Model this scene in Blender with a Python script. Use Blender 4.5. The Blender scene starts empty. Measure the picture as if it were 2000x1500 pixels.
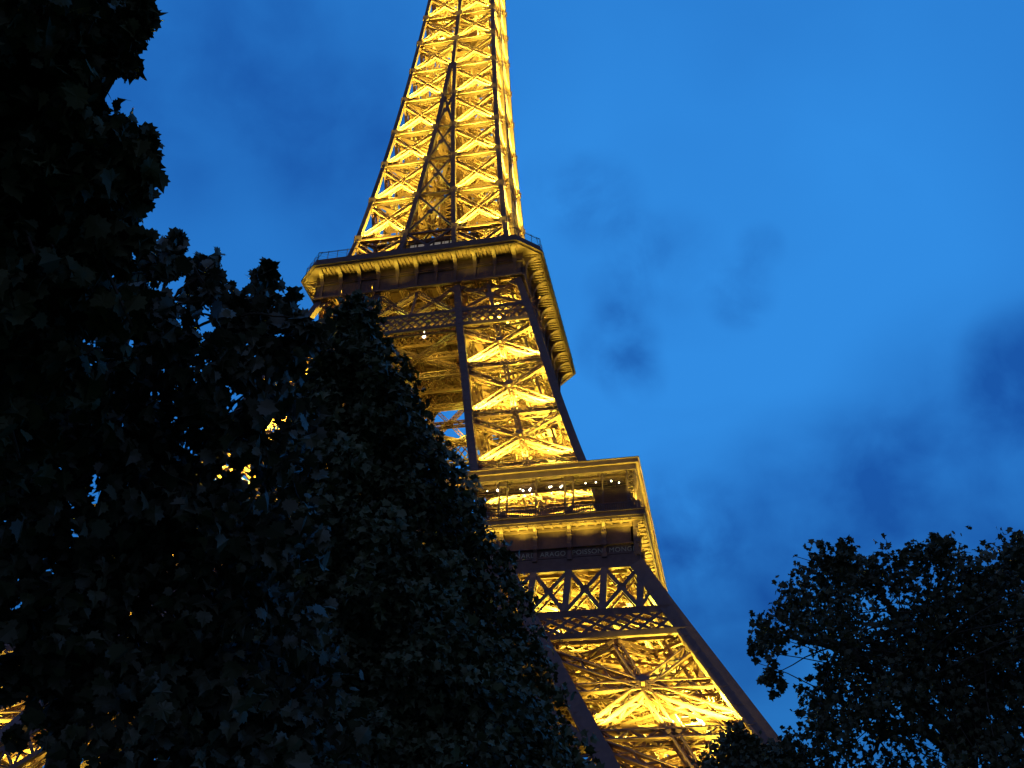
import bpy, math, random
import numpy as np
from mathutils import Vector, Matrix

scene = bpy.context.scene
COL = scene.collection
rng = np.random.default_rng(7)
random.seed(7)

# ------------------------------------------------------------------ camera
CAM = np.array([43.87081, -138.993608, 1.789265])
AZ, PITCH, ROLL, FOC = -0.223377738, 0.613948340, 0.0274748604, 2033.72735     # FOC: focal length in photo pixels (2000 wide)

def cam_axes():
    f = np.array([math.sin(AZ) * math.cos(PITCH), math.cos(AZ) * math.cos(PITCH), math.sin(PITCH)])
    r = np.array([math.cos(AZ), -math.sin(AZ), 0.0])
    u = np.cross(r, f)
    return math.cos(ROLL) * r + math.sin(ROLL) * u, -math.sin(ROLL) * r + math.cos(ROLL) * u, f

CR, CU, CF = cam_axes()
cam_data = bpy.data.cameras.new('camera')
cam = bpy.data.objects.new('camera', cam_data)
COL.objects.link(cam)
M = Matrix.Identity(4)
for i in range(3):
    M[i][0], M[i][1], M[i][2], M[i][3] = CR[i], CU[i], -CF[i], CAM[i]
cam.matrix_world = M
cam_data.sensor_width = 36.0
cam_data.lens = FOC / 2000.0 * 36.0
cam_data.clip_start = 0.1
cam_data.clip_end = 5000
scene.camera = cam

def ray(u, v):
    d = CF + CR * (u - 1000) / FOC - CU * (v - 750) / FOC
    return d / np.linalg.norm(d)

def at(u, v, dist):
    """a real point at that distance from where the photographer stands"""
    return CAM + ray(u, v) * dist

scene.render.engine = 'CYCLES'
scene.view_settings.view_transform = 'Standard'
scene.view_settings.look = 'None'
scene.view_settings.exposure = 0.0
scene.view_settings.gamma = 1.0
try:
    scene.cycles.use_denoising = True
    scene.cycles.use_adaptive_sampling = False
    scene.cycles.max_bounces = 5
    scene.cycles.diffuse_bounces = 2
    scene.cycles.glossy_bounces = 2
    scene.cycles.use_light_tree = True
    scene.cycles.sample_clamp_indirect = 2.0
except Exception:
    pass

# ------------------------------------------------------------------ dusk sky
def srgb(r, g, b):
    f = lambda c: (c / 255 / 12.92) if c / 255 <= 0.04045 else ((c / 255 + 0.055) / 1.055) ** 2.4
    return (f(r), f(g), f(b), 1.0)

world = bpy.data.worlds.new('World')
scene.world = world
world.use_nodes = True
wt = world.node_tree
wt.nodes.clear()
WN, WL = wt.nodes.new, wt.links.new

def wmath(op, a, b=None, c=None):
    n = WN('ShaderNodeMath'); n.operation = op
    for i, x in enumerate((a, b, c)):
        if x is None: continue
        if isinstance(x, (int, float)): n.inputs[i].default_value = x
        else: WL(x, n.inputs[i])
    return n.outputs[0]

def wdot(vec, d):
    n = WN('ShaderNodeVectorMath'); n.operation = 'DOT_PRODUCT'
    WL(vec, n.inputs[0]); n.inputs[1].default_value = tuple(d)
    return n.outputs['Value']

def wnoise(vec, scale, detail, rough=0.5, dist=0.0):
    n = WN('ShaderNodeTexNoise'); n.inputs['Scale'].default_value = scale
    n.inputs['Detail'].default_value = detail; n.inputs['Roughness'].default_value = rough
    n.inputs['Distortion'].default_value = dist
    WL(vec, n.inputs['Vector'])
    return n.outputs['Fac']

def wmix(fac, a, b, mode='MIX'):
    n = WN('ShaderNodeMix'); n.data_type = 'RGBA'; n.blend_type = mode
    if isinstance(fac, (int, float)): n.inputs[0].default_value = fac
    else: WL(fac, n.inputs[0])
    for i, x in ((6, a), (7, b)):
        if isinstance(x, tuple): n.inputs[i].default_value = x
        else: WL(x, n.inputs[i])
    return n.outputs[2]

tc = WN('ShaderNodeTexCoord')
nrm = WN('ShaderNodeVectorMath'); nrm.operation = 'NORMALIZE'; WL(tc.outputs['Generated'], nrm.inputs[0])
D = nrm.outputs[0]
sky = WN('ShaderNodeTexSky'); sky.sky_type = 'NISHITA'; sky.sun_disc = False
sky.sun_elevation = math.radians(-2.5); sky.sun_rotation = math.radians(110)
sky.air_density = 1.0; sky.dust_density = 0.3; sky.ozone_density = 4.0
# clouds lie on a sheet high overhead: direction divided by its height
sep = WN('ShaderNodeSeparateXYZ'); WL(D, sep.inputs[0])
zz = wmath('MAXIMUM', sep.outputs[2], 0.08)
comb = WN('ShaderNodeCombineXYZ')
WL(wmath('DIVIDE', sep.outputs[0], zz), comb.inputs[0]); WL(wmath('DIVIDE', sep.outputs[1], zz), comb.inputs[1])
SH = comb.outputs[0]
def wclamp(x):
    n = WN('ShaderNodeClamp'); WL(x, n.inputs[0]); return n.outputs[0]
def glow(u, v, r0, r1, s):
    m = WN('ShaderNodeMapRange'); m.interpolation_type = 'SMOOTHSTEP'
    WL(wdot(D, tuple(ray(u, v))), m.inputs[0]); m.inputs[1].default_value = math.cos(r1); m.inputs[2].default_value = math.cos(r0)
    m.inputs[3].default_value = 0; m.inputs[4].default_value = s
    return m.outputs[0]
clear = wmix(wclamp(wmath('ADD', glow(1380, 820, 0.0, 0.42, 0.85), glow(1500, 150, 0.05, 0.45, 0.55))), srgb(40, 122, 208), srgb(51, 144, 233))
nish = wmix(1.0, sky.outputs[0], (0.35, 0.9, 1.3, 1), 'MULTIPLY')
clear = wmix(0.08, clear, nish)
broad = wnoise(SH, 1.6, 4, 0.5, 0.3)
fine = wnoise(D, 15.0, 6, 0.55, 0.25)
soft = wnoise(D, 6.0, 4, 0.5, 0.2)
cl = wmath('MULTIPLY', wclamp(wmath('SUBTRACT', broad, 0.47)), 0.9)
# cloud banks and scraps, by direction
BANKS = [  # photo direction, angular radius (rad), strength
    (690, 330, 0.08, 0.6), (640, 120, 0.10, 0.35), (380, 150, 0.11, 0.42), (470, 40, 0.08, 0.15), (250, 260, 0.1, 0.2),
    (2000, 955, 0.15, .55), (1850, 1010, 0.10, 0.28), (1400, 1110, 0.10, 0.45), (1360, 1250, 0.08, 0.4), (2040, 740, 0.06, 0.7), (1330, 1030, .05, .4), (1600, 1010, .09, .45),
    (1205, 675, 0.036, .5), (1236, 732, 0.028, .42), (1165, 398, 0.04, 0.4), (1090, 370, 0.035, 0.25), (1445, 572, 0.03, 0.5),
    (1210, 570, 0.03, 0.3), (1310, 510, 0.045, 0.25), (1485, 482, 0.02, 0.3), (1240, 480, .03, .2)]
for (u, v, rad, st) in BANKS:
    nz = fine if rad < .06 else wmath('MULTIPLY_ADD', soft, 0.6, wmath('MULTIPLY', fine, 0.4))
    frac = wclamp(wmath('MULTIPLY_ADD', nz, 2.6, -0.8 if rad < .06 else -.6))
    cl = wmath('ADD', cl, wmath('MULTIPLY', glow(u, v, rad * .1, rad * 1.4, st), frac))
cc = WN('ShaderNodeClamp'); WL(cl, cc.inputs[0]); cc.inputs[2].default_value = 0.92
final = wmix(cc.outputs[0], clear, srgb(22, 80, 162))
hz = WN('ShaderNodeMapRange'); WL(sep.outputs[2], hz.inputs[0])
hz.inputs[1].default_value = 0.15; hz.inputs[2].default_value = 0.48; hz.inputs[3].default_value = 0.6; hz.inputs[4].default_value = 1.0
hcol = WN('ShaderNodeCombineColor')
for i in range(3): WL(hz.outputs[0], hcol.inputs[i])
final = wmix(1.0, final, hcol.outputs[0], 'MULTIPLY')
# unseen sky behind the camera, tinted grey-blue to light tree fronts and posts
back_tint = WN('ShaderNodeMapRange'); back_tint.interpolation_type = 'SMOOTHSTEP'
WL(wdot(D, (-0.16, 0.97, 0.2)), back_tint.inputs[0]); back_tint.inputs[1].default_value = -0.5; back_tint.inputs[2].default_value = 0.4; back_tint.inputs[3].default_value = 0.0; back_tint.inputs[4].default_value = 1.0
final = wmix(back_tint.outputs[0], (0.11, 0.14, 0.285, 1), final)
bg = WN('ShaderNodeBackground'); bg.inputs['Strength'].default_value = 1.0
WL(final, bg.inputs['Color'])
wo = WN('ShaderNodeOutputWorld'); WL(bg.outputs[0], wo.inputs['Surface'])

# ------------------------------------------------------------------ materials
def nodes_of(m):
    m.use_nodes = True
    return m.node_tree.nodes, m.node_tree.links, m.node_tree.nodes['Principled BSDF']

def iron(name, c1, c2, rough=0.55, scale=0.6):
    m = bpy.data.materials.new(name)
    N, L, p = nodes_of(m)
    t = N.new('ShaderNodeTexCoord')
    a = N.new('ShaderNodeTexNoise'); a.inputs['Scale'].default_value = scale; a.inputs['Detail'].default_value = 6
    L.new(t.outputs['Object'], a.inputs['Vector'])
    r = N.new('ShaderNodeValToRGB')
    r.color_ramp.elements[0].position = 0.35; r.color_ramp.elements[0].color = c1 + (1,)
    r.color_ramp.elements[1].position = 0.7; r.color_ramp.elements[1].color = c2 + (1,)
    L.new(a.outputs['Fac'], r.inputs[0]); L.new(r.outputs[0], p.inputs['Base Color'])
    p.inputs['Roughness'].default_value = rough
    p.inputs['Specular IOR Level'].default_value = 0.25
    return m

MI = iron('brown_iron_paint', (0.17, 0.088, 0.070), (0.23, 0.118, 0.092))
MI2 = iron('brown_iron_plate', (0.115, 0.066, 0.060), (0.16, 0.09, 0.078), 0.6, 1.5)
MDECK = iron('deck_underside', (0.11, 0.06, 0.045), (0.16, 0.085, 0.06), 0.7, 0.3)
MGOLD = iron('pale_gilt_letters', (0.42, 0.36, 0.26), (0.5, 0.42, 0.30), 0.45, 3)
MLENS = None

def emit(name, col, s):
    m = bpy.data.materials.new(name)
    N, L, p = nodes_of(m)
    p.inputs['Base Color'].default_value = (0.8, 0.8, 0.8, 1)
    p.inputs['Emission Color'].default_value = col + (1,)
    p.inputs['Emission Strength'].default_value = s
    return m

MLENS = emit('floodlight_lens', (1.0, 0.80, 0.30), 18)
MBULB = emit('ceiling_bulb', (1.0, 0.88, 0.62), 9)
MWIN = emit('dim_kiosk_window', (0.75, 0.62, 0.42), 0.22)

def leafmat(name, c1, c2, rough=0.42, spec=0.35):
    m = bpy.data.materials.new(name)
    N, L, p = nodes_of(m)
    t = N.new('ShaderNodeTexCoord')
    a = N.new('ShaderNodeTexNoise'); a.inputs['Scale'].default_value = 2.3; a.inputs['Detail'].default_value = 5
    L.new(t.outputs['Object'], a.inputs['Vector'])
    r = N.new('ShaderNodeValToRGB')
    r.color_ramp.elements[0].position = 0.3; r.color_ramp.elements[0].color = c1 + (1,)
    r.color_ramp.elements[1].position = 0.72; r.color_ramp.elements[1].color = c2 + (1,)
    L.new(a.outputs['Fac'], r.inputs[0]); L.new(r.outputs[0], p.inputs['Base Color'])
    p.inputs['Roughness'].default_value = rough
    p.inputs['Specular IOR Level'].default_value = spec
    return m

ML1 = leafmat('maple_leaf', (0.04, 0.046, 0.02), (0.07, 0.08, 0.032), 0.6, 0.15)
ML2 = leafmat('maple_leaf_blueish', (0.05, 0.056, 0.034), (0.10, 0.108, 0.062), 0.5, 0.35)
ML3 = leafmat('hornbeam_leaf', (0.05, 0.066, 0.03), (0.095, 0.118, 0.05), 0.5, 0.35)
ML4 = leafmat('plane_leaf', (0.05, 0.055, 0.03), (0.09, 0.095, 0.05), 0.6, 0.25)
MBARK = iron('dark_bark', (0.05, 0.04, 0.03), (0.09, 0.075, 0.055), 0.9, 6)
MGRASS = iron('park_lawn', (0.035, 0.06, 0.02), (0.06, 0.09, 0.03), 0.9, 0.5)
MSTONE = iron('pier_stone', (0.30, 0.27, 0.22), (0.40, 0.36, 0.30), 0.85, 0.8)

# ------------------------------------------------------------------ geometry helpers
class Geo:
    """collects boxes, beams and loose polygons and becomes one mesh"""
    def __init__(self):
        self.A, self.B, self.W, self.T, self.U = [], [], [], [], []
        self.V, self.F, self.nv = [], [], 0
    def beams(self, A, B, w, t=None, up=(0, 0, 1)):
        A = np.atleast_2d(np.asarray(A, float)); B = np.atleast_2d(np.asarray(B, float))
        n = len(A)
        self.A.append(A); self.B.append(B)
        self.W.append(np.full(n, w)); self.T.append(np.full(n, w if t is None else t))
        self.U.append(np.tile(np.asarray(up, float), (n, 1)) if np.ndim(up) == 1 else np.asarray(up, float))
    def path(self, pts, w, t=None, up=(0, 0, 1)):
        pts = np.asarray(pts, float)
        self.beams(pts[:-1], pts[1:], w, t, up)
    def poly(self, verts, faces):
        verts = np.asarray(verts, float)
        self.V.append(verts)
        for f in faces: self.F.append([i + self.nv for i in f])
        self.nv += len(verts)
    def box(self, c, s, axes=None):
        c = np.asarray(c, float); h = np.asarray(s, float) / 2
        ax = np.eye(3) if axes is None else np.asarray(axes, float)
        v = [c + ax[0] * h[0] * x + ax[1] * h[1] * y + ax[2] * h[2] * z for x in (-1, 1) for y in (-1, 1) for z in (-1, 1)]
        self.poly(v, [(0, 1, 3, 2), (4, 6, 7, 5), (0, 4, 5, 1), (2, 3, 7, 6), (0, 2, 6, 4), (1, 5, 7, 3)])
    def prism(self, outline, axis, thick):
        """outline of 3D points in a plane, extruded +-thick/2 along axis"""
        o = np.asarray(outline, float); a = np.asarray(axis, float) * thick / 2; n = len(o)
        v = np.concatenate([o - a, o + a])
        self.poly(v, [tuple(range(n))[::-1], tuple(range(n, 2 * n))] + [(i, (i + 1) % n, n + (i + 1) % n, n + i) for i in range(n)])
    def cyl(self, a, b, r0, r1=None, seg=10):
        a = np.asarray(a, float); b = np.asarray(b, float); r1 = r0 if r1 is None else r1
        d = b - a; d /= np.linalg.norm(d)
        x = np.cross(d, (0.3, 0.9, 0.2)); x /= np.linalg.norm(x); y = np.cross(d, x)
        an = np.arange(seg) * 2 * math.pi / seg
        ring = np.cos(an)[:, None] * x + np.sin(an)[:, None] * y
        self.poly(np.concatenate([a + ring * r0, b + ring * r1]),
                  [(i, (i + 1) % seg, seg + (i + 1) % seg, seg + i) for i in range(seg)] + [tuple(range(seg))[::-1], tuple(range(seg, 2 * seg))])
    def ball(self, c, r, seg=10, rings=6):
        c = np.asarray(c, float); v = [c + (0, 0, r)]
        for i in range(1, rings):
            th = math.pi * i / rings
            for j in range(seg):
                ph = 2 * math.pi * j / seg
                v.append(c + r * np.array([math.sin(th) * math.cos(ph), math.sin(th) * math.sin(ph), math.cos(th)]))
        v.append(c - (0, 0, r)); f = []
        for j in range(seg):
            f.append((0, 1 + j, 1 + (j + 1) % seg))
            b = 1 + (rings - 2) * seg
            f.append((len(v) - 1, b + (j + 1) % seg, b + j))
        for i in range(rings - 2):
            for j in range(seg):
                p, q = 1 + i * seg + j, 1 + i * seg + (j + 1) % seg
                f.append((p, p + seg, q + seg, q))
        self.poly(v, f)
    def mesh(self, name, mat):
        verts, loops, sizes = [], [], []
        off = 0
        if self.A:
            A, B = np.concatenate(self.A), np.concatenate(self.B)
            W, T, U = np.concatenate(self.W), np.concatenate(self.T), np.concatenate(self.U)
            d = B - A; L = np.linalg.norm(d, axis=1); ok = L > 1e-4
            A, B, W, T, U, d = A[ok], B[ok], W[ok], T[ok], U[ok], d[ok] / L[ok, None]
            s = np.cross(d, U); sl = np.linalg.norm(s, axis=1)
            bad = sl < 0.05
            s[bad] = np.cross(d[bad], np.array([0.0, 1.0, 0.02])); sl = np.linalg.norm(s, axis=1)
            s /= sl[:, None]; t = np.cross(s, d)
            sw, tt = s * (W / 2)[:, None], t * (T / 2)[:, None]
            V = np.stack([A - sw - tt, A + sw - tt, A + sw + tt, A - sw + tt, B - sw - tt, B + sw - tt, B + sw + tt, B - sw + tt], 1)
            n = len(A)
            f = np.array([[0, 1, 2, 3], [7, 6, 5, 4], [0, 4, 5, 1], [1, 5, 6, 2], [2, 6, 7, 3], [3, 7, 4, 0]])[:, ::-1]
            verts.append(V.reshape(-1, 3)); loops.append((np.arange(n)[:, None, None] * 8 + f[None]).ravel())
            sizes.append(np.full(6 * n, 4)); off = 8 * n
        if self.V:
            verts.append(np.concatenate(self.V))
            loops.append(np.concatenate([np.asarray(f, int) for f in self.F]) + off)
            sizes.append(np.array([len(f) for f in self.F]))
        return raw_mesh(name, np.concatenate(verts), np.concatenate(loops), np.concatenate(sizes), mat)

def raw_mesh(name, V, loops, sizes, mat, smooth=False):
    me = bpy.data.meshes.new(name)
    me.vertices.add(len(V)); me.vertices.foreach_set('co', np.ascontiguousarray(V, dtype=np.float32).ravel())
    me.loops.add(len(loops)); me.loops.foreach_set('vertex_index', np.ascontiguousarray(loops, dtype=np.int32))
    me.polygons.add(len(sizes))
    st = np.concatenate([[0], np.cumsum(sizes)[:-1]]).astype(np.int32)
    me.polygons.foreach_set('loop_start', st)
    me.polygons.foreach_set('use_smooth', np.full(len(sizes), bool(smooth)))
    me.update(calc_edges=True)
    me.materials.append(mat)
    return me

def obj(name, me, parent=None, rz=0.0):
    o = bpy.data.objects.new(name, me)
    COL.objects.link(o)
    o.rotation_euler = (0, 0, rz)
    if parent is not None: o.parent = parent
    return o

def empty(name, loc=(0, 0, 0), parent=None):
    o = bpy.data.objects.new(name, None); COL.objects.link(o)
    o.location = tuple(loc)
    if parent is not None: o.parent = parent
    return o

def tag(o, label, cat, group=None, kind=None):
    o['label'] = label
    if cat: o['category'] = cat
    if group: o['group'] = group
    if kind: o['kind'] = kind

def unit(v):
    v = np.asarray(v, float); return v / np.linalg.norm(v)

def truss(g, a, b, n, w=0.8, d=0.8, off=0.0, ch=0.14, lc=0.07, pitch=0.8, back=True):
    """box girder from a to b: four chords and zigzag lacing; n points out of the face"""
    a = np.asarray(a, float); b = np.asarray(b, float)
    L = np.linalg.norm(b - a)
    if L < 0.5: return
    t = (b - a) / L; s = unit(np.cross(t, n)); n2 = np.cross(s, t)
    if np.dot(n2, n) < 0: n2 = -n2
    c = {}
    for i in (-1, 1):
        for j in (0, 1):
            o = s * (i * w / 2) - n2 * (off + j * d)
            c[i, j] = (a + o, b + o)
            if j == 0 or back: g.beams(c[i, j][0], c[i, j][1], ch, ch * (2.6 if j == 0 else 1.4), n2)
    m = max(2, int(round(L / pitch)))
    k = np.linspace(0, 1, m + 1)[:, None]
    def zig(p, q):
        P = p[0] + (p[1] - p[0]) * k; Q = q[0] + (q[1] - q[0]) * k
        Z = np.where((np.arange(m + 1) % 2 == 0)[:, None], P, Q)
        g.beams(Z[:-1], Z[1:], lc, lc * 1.6, n2)
    zig(c[-1, 0], c[1, 0])
    if back:
        zig(c[1, 1], c[-1, 1]); zig(c[-1, 0], c[-1, 1]); zig(c[1, 1], c[1, 0])

# ------------------------------------------------------------------ the tower's outline
ZT = [0, 28.6, 37.5, 46.7, 58, 68.8, 83.5, 102, 110.6, 116, 122.6, 127, 138, 147, 155, 171, 187, 200, 219, 250, 276]
HT = [61.6, 46.94, 42.38, 37.64, 32.3, 28.42, 24.26, 19.6, 17.1, 15.5, 14.1, 13.5, 12.3, 11.4, 10.7, 9.4, 8.35, 7.6, 6.6, 5.5, 4.8]
ZI = [0, 28.4, 41.7, 58, 68.8, 81.7, 91.7, 100.3, 110, 116, 127, 137.4, 147.7, 157.3, 167.7, 177.5]
II = [45.4, 30.8, 24.0, 16.4, 13.5, 11.2, 9.4, 7.8, 6.3, 5.1, 3.9, 2.95, 2.1, 1.25, 0.62, 0.1]
ZF = np.arange(-30, 320, .5)
def smooth_curve(Z, V, flat_after=None):
    y = np.interp(ZF, Z, V)
    y = np.where(ZF < 0, V[0] + (V[1] - V[0]) / (Z[1] - Z[0]) * ZF, y)
    k = np.exp(-.5 * (np.arange(-24, 24.1, 1) * .5 / 3.5) ** 2); k /= k.sum()
    pad = np.concatenate([y[0] + (y[0] - y[1]) * np.arange(24, 0, -1), y, np.full(24, y[-1])])
    return np.convolve(pad, k, 'valid')
HF, IF = smooth_curve(ZT, HT), smooth_curve(ZI, II)
H = lambda z: float(np.interp(z, ZF, HF))
I = lambda z: float(np.interp(z, ZF, IF))
HALF = math.pi / 2

tower = empty('iron_tower')
tag(tower, 'tall iron lattice tower lit gold from within, rising behind the dark trees', 'tower')

LIGHT_RGB = (1.0, 0.90, 0.075)
LAMPS = []          # (position, power, kind) collected while building
def lamp(p, power, radius=0.35, spot=None, blend=0.6, aim=(0, 0, 1), col=LIGHT_RGB):
    LAMPS.append((np.asarray(p, float), power, radius, spot, blend, np.asarray(aim, float), col))
STRIPS = []         # rows of projectors: centre, length, direction of the row, aim, power, spread
def strip(c, length, along, aim, power, spread=1.0):
    STRIPS.append((np.asarray(c, float), length, np.asarray(along, float), unit(aim), power, spread))
def rot4(p, k):
    c, s = round(math.cos(k * HALF)), round(math.sin(k * HALF))
    return np.array([c * p[0] - s * p[1], s * p[0] + c * p[1], p[2]])

def leg_segment(part, levels, ps, tw, td, ch, lc, pitch, mids=False, midh=False, gus=0.0, gap_faces=True, clutter=True, lamps=(), power=6000, fixture=True, post_gus=0.0, recess=.2, skip=1e9, face_power=0, inner_scale=.55, spot=.92, tilt=.41, zoff=.8, hk=1.0):
    """one corner leg in the (+x,-y) quadrant between the given levels, copied by turning to the other three"""
    zs = [z for z in levels]
    posts = {}
    fine = sorted(set(zs) | set(np.arange(zs[0] + 1, zs[-1] - 1, 3.0)))
    def corner(kx, ky, z):
        h, i = H(z) - ps / 2, max(I(z) + ps / 2, 0.0)
        return np.array([h if kx else i, -(h if ky else i), z])
    post_me = []
    for kx in (0, 1):
        for ky in (0, 1):
            g = Geo()
            g.path([corner(kx, ky, z) for z in fine], ps, ps, (0, 1, 0))
            # riveted edge strips and joint plates on the caisson
            mid_ = [corner(kx, ky, z) for z in fine]
            for ex in (-1, 1):
                for ey in (-1, 1):
                    g.path([p + (ex * (ps / 2 - .09), ey * (ps / 2 - .09), 0) for p in mid_], .24, .24, (0, 1, 0))
            for z in np.arange(zs[0] + 1.2, zs[-1], 2.1): g.box(corner(kx, ky, z), (ps + .05, ps + .05, .22))
            for z in zs[1:-1]:
                if post_gus:
                    p = corner(kx, ky, z); ox, oy = (1 if kx else -1), (-1 if ky else 1)
                    g.box(p + (-ox * .1, oy * (ps / 2 - .03), 0), (ps + post_gus, .14, 1.5)); g.box(p + (ox * (ps / 2 - .03), -oy * .1, 0), (.14, ps + post_gus, 1.5))
            post_me.append(g.mesh('corner_post', MI2))
    # faces: (corner a, corner b, outward normal)
    faces = [((0, 1), (1, 1), (0, -1, 0)), ((1, 1), (1, 0), (1, 0, 0)), ((1, 0), (0, 0), (0, 1, 0)), ((0, 0), (0, 1), (-1, 0, 0))]
    face_me = []
    for fi, (ca, cb, nn) in enumerate(faces):
        g = Geo()
        for z0, z1 in zip(zs[:-1], zs[1:]):
            e = lambda c, z: corner(c[0], c[1], z)
            a0, b0, a1, b1 = e(ca, z0), e(cb, z0), e(ca, z1), e(cb, z1)
            n = unit(np.cross(b0 - a0, a1 - a0))
            if np.dot(n, nn) < 0: n = -n
            wid = np.linalg.norm(b0 - a0); 
            if wid < 2.2 or (fi < 2 and z0 >= skip): continue
            pad = lambda p, q, f=0.5 * ps: (p + unit(q - p) * f, q - unit(q - p) * f)
            of = recess
            up_ = unit(a1 - a0)
            truss(g, *pad(a0 + up_ * 0.0, b0), n, tw * hk, td * hk, of + (td - td * hk) * .5, ch * (1 if hk == 1 else .7), lc * (1 if hk == 1 else .7), pitch)
            truss(g, *pad(a0 + up_ * tw * 0.9, b1 - unit(b1 - b0) * tw * 0.9), n, tw, td, of, ch, lc, pitch)
            truss(g, *pad(b0 + unit(b1 - b0) * tw * 0.9, a1 - up_ * tw * 0.9), n, tw, td, of, ch, lc, pitch)
            c = (a0 + b0 + a1 + b1) / 4
            # crossing point of the diagonals
            r = wid / (wid + np.linalg.norm(b1 - a1)); c = a0 + (b1 - a0) * r
            if mids:
                truss(g, (a0 + b0) / 2, (a1 + b1) / 2, n, tw * 0.7, td, of, ch, lc, pitch)
            if midh:
                truss(g, *pad(a0 + (a1 - a0) * r, b0 + (b1 - b0) * r), n, tw, td, of, ch, lc, pitch)
            if gus:
                s = unit(b0 - a0); t = np.cross(n, s)
                o = c + n * (ps / 2 - .06); g.beams(c - n * of, o, .35, .35)
                ol = [o + s * (x * gus) + t * (y * gus) for x, y in ((-.8, -.35), (-.4, -.3), (0, -.6), (.4, -.3), (.8, -.35), (.62, 0), (.8, .35), (.4, .3), (0, .6), (-.4, .3), (-.8, .35), (-.62, 0))]
                g.prism(ol, n, 0.06)
        a1, b1 = corner(ca[0], ca[1], zs[-1]), corner(cb[0], cb[1], zs[-1])
        if g.A: face_me.append(g.mesh('lattice_panel', MI))
    inner = None
    if clutter:
        g = Geo()
        def ctr(z, fx=0.5, fy=0.5):
            h, i = H(z), I(z)
            return np.array([i + (h - i) * fx, -(i + (h - i) * fy), z])
        for z in zs:
            c = [corner(0, 0, z), corner(1, 0, z), corner(1, 1, z), corner(0, 1, z)]
            g.beams(c[0], c[2], 0.35, 0.3); g.beams(c[1], c[3], 0.35, 0.3)
            m = [(c[i] + c[(i + 1) % 4]) / 2 for i in range(4)]
            for i in range(4): truss(g, m[i], m[(i + 1) % 4], (0, 0, 1), tw * .7, td * .7, 0, ch * .8, lc, pitch * 1.2)
        # lift rails with cross ties
        for fx in (0.36, 0.62):
            P0, P1 = [ctr(z, fx, 0.42) for z in fine], [ctr(z, fx + 0.14, 0.42) for z in fine]
            g.path(P0, 0.28, 0.5); g.path(P1, 0.28, 0.5)
            for k in np.arange(zs[0], zs[-1], 1.9):
                g.beams(ctr(k, fx, 0.42), ctr(k, fx + 0.14, 0.42), 0.22)
        # stairs winding up inside
        z = zs[0]; flip = 0
        while z < zs[-1] - 2.2:
            a, b = ctr(z, 0.25 if not flip else 0.75, 0.68), ctr(z + 2.2, 0.75 if not flip else 0.25, 0.68)
            for dy in (-0.5, 0.5): g.beams(a + (0, dy, 0), b + (0, dy, 0), 0.08, 0.3); g.beams(a + (0, dy, 1), b + (0, dy, 1), 0.05)
            for q in np.linspace(0, 1, 12): 
                g.beams(a + (b - a) * q + (0, -.5, 0), a + (b - a) * q + (0, .5, 0), 0.28, 0.04)
            g.box(b + np.array([0.5 if not flip else -0.5, 0, 0.02]), (1.2, 2.0, 0.1))
            z += 2.2; flip ^= 1
        # service pipes and thin wind braces
        for fx, fy in ((0.12, 0.2), (0.5, 0.8), (0.86, 0.3), (0.8, 0.85)):
            g.path([ctr(z, fx, fy) for z in fine], 0.22)
        for z0, z1 in zip(zs[:-1], zs[1:]):
            for (x0, y0, x1, y1) in ((.95, .8, .05, .8), (.2, .95, .2, .05), (.95, .05, .05, .95)):
                g.beams(ctr(z0, x0, y0), ctr(z1, x1, y1), 0.2)
        inner = g.mesh('lift_track', MI)
    for k in range(4):
        root = empty(part, (0, 0, 0), tower)
        for me in post_me: obj('corner_post', me, root, k * HALF)
        for me in face_me: obj('lattice_panel', me, root, k * HALF)
        if inner: obj('lift_track', inner, root, k * HALF)
        for (z, fx, fy, pw) in lamps:
            h, i = H(z), I(z)
            p = rot4((i + (h - i) * fx, -(i + (h - i) * fy), z), k)
            if k == 2 and z < 60: continue
            lamp(p, power * pw * inner_scale)
            if fixture: floodlight(root, p - (0, 0, 0.5), 0.8)

    # projectors standing on the cross girders just inside the plane of the posts, shining up the outer trusses
    if face_power:
        for z0, z1 in zip(zs[:-1], zs[1:]):
            if z0 >= skip: continue
            z = z0 + zoff
            h, i = H(z), I(z); d = .16
            sl = (H(z0) - H(z1)) / (z1 - z0); ta = math.atan(sl) + tilt      # beam leans inward from the slope of the face
            w = face_power * (z1 - z0) / 10 * rng.uniform(.8, 1.25); m, ln = (h + i) / 2, (h - i) * .82
            for k in (0, 1, 3):          # the front and right-hand faces
                if k in (0, 1): strip(rot4((m, -(h - d), z), k), ln, rot4((1, 0, 0), k), rot4((0, math.sin(ta), math.cos(ta)), k), w, spot)
                if k in (0, 3): strip(rot4((h - d, -m, z), k), ln, rot4((0, 1, 0), k), rot4((-math.sin(ta), 0, math.cos(ta)), k), w, spot)

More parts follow.
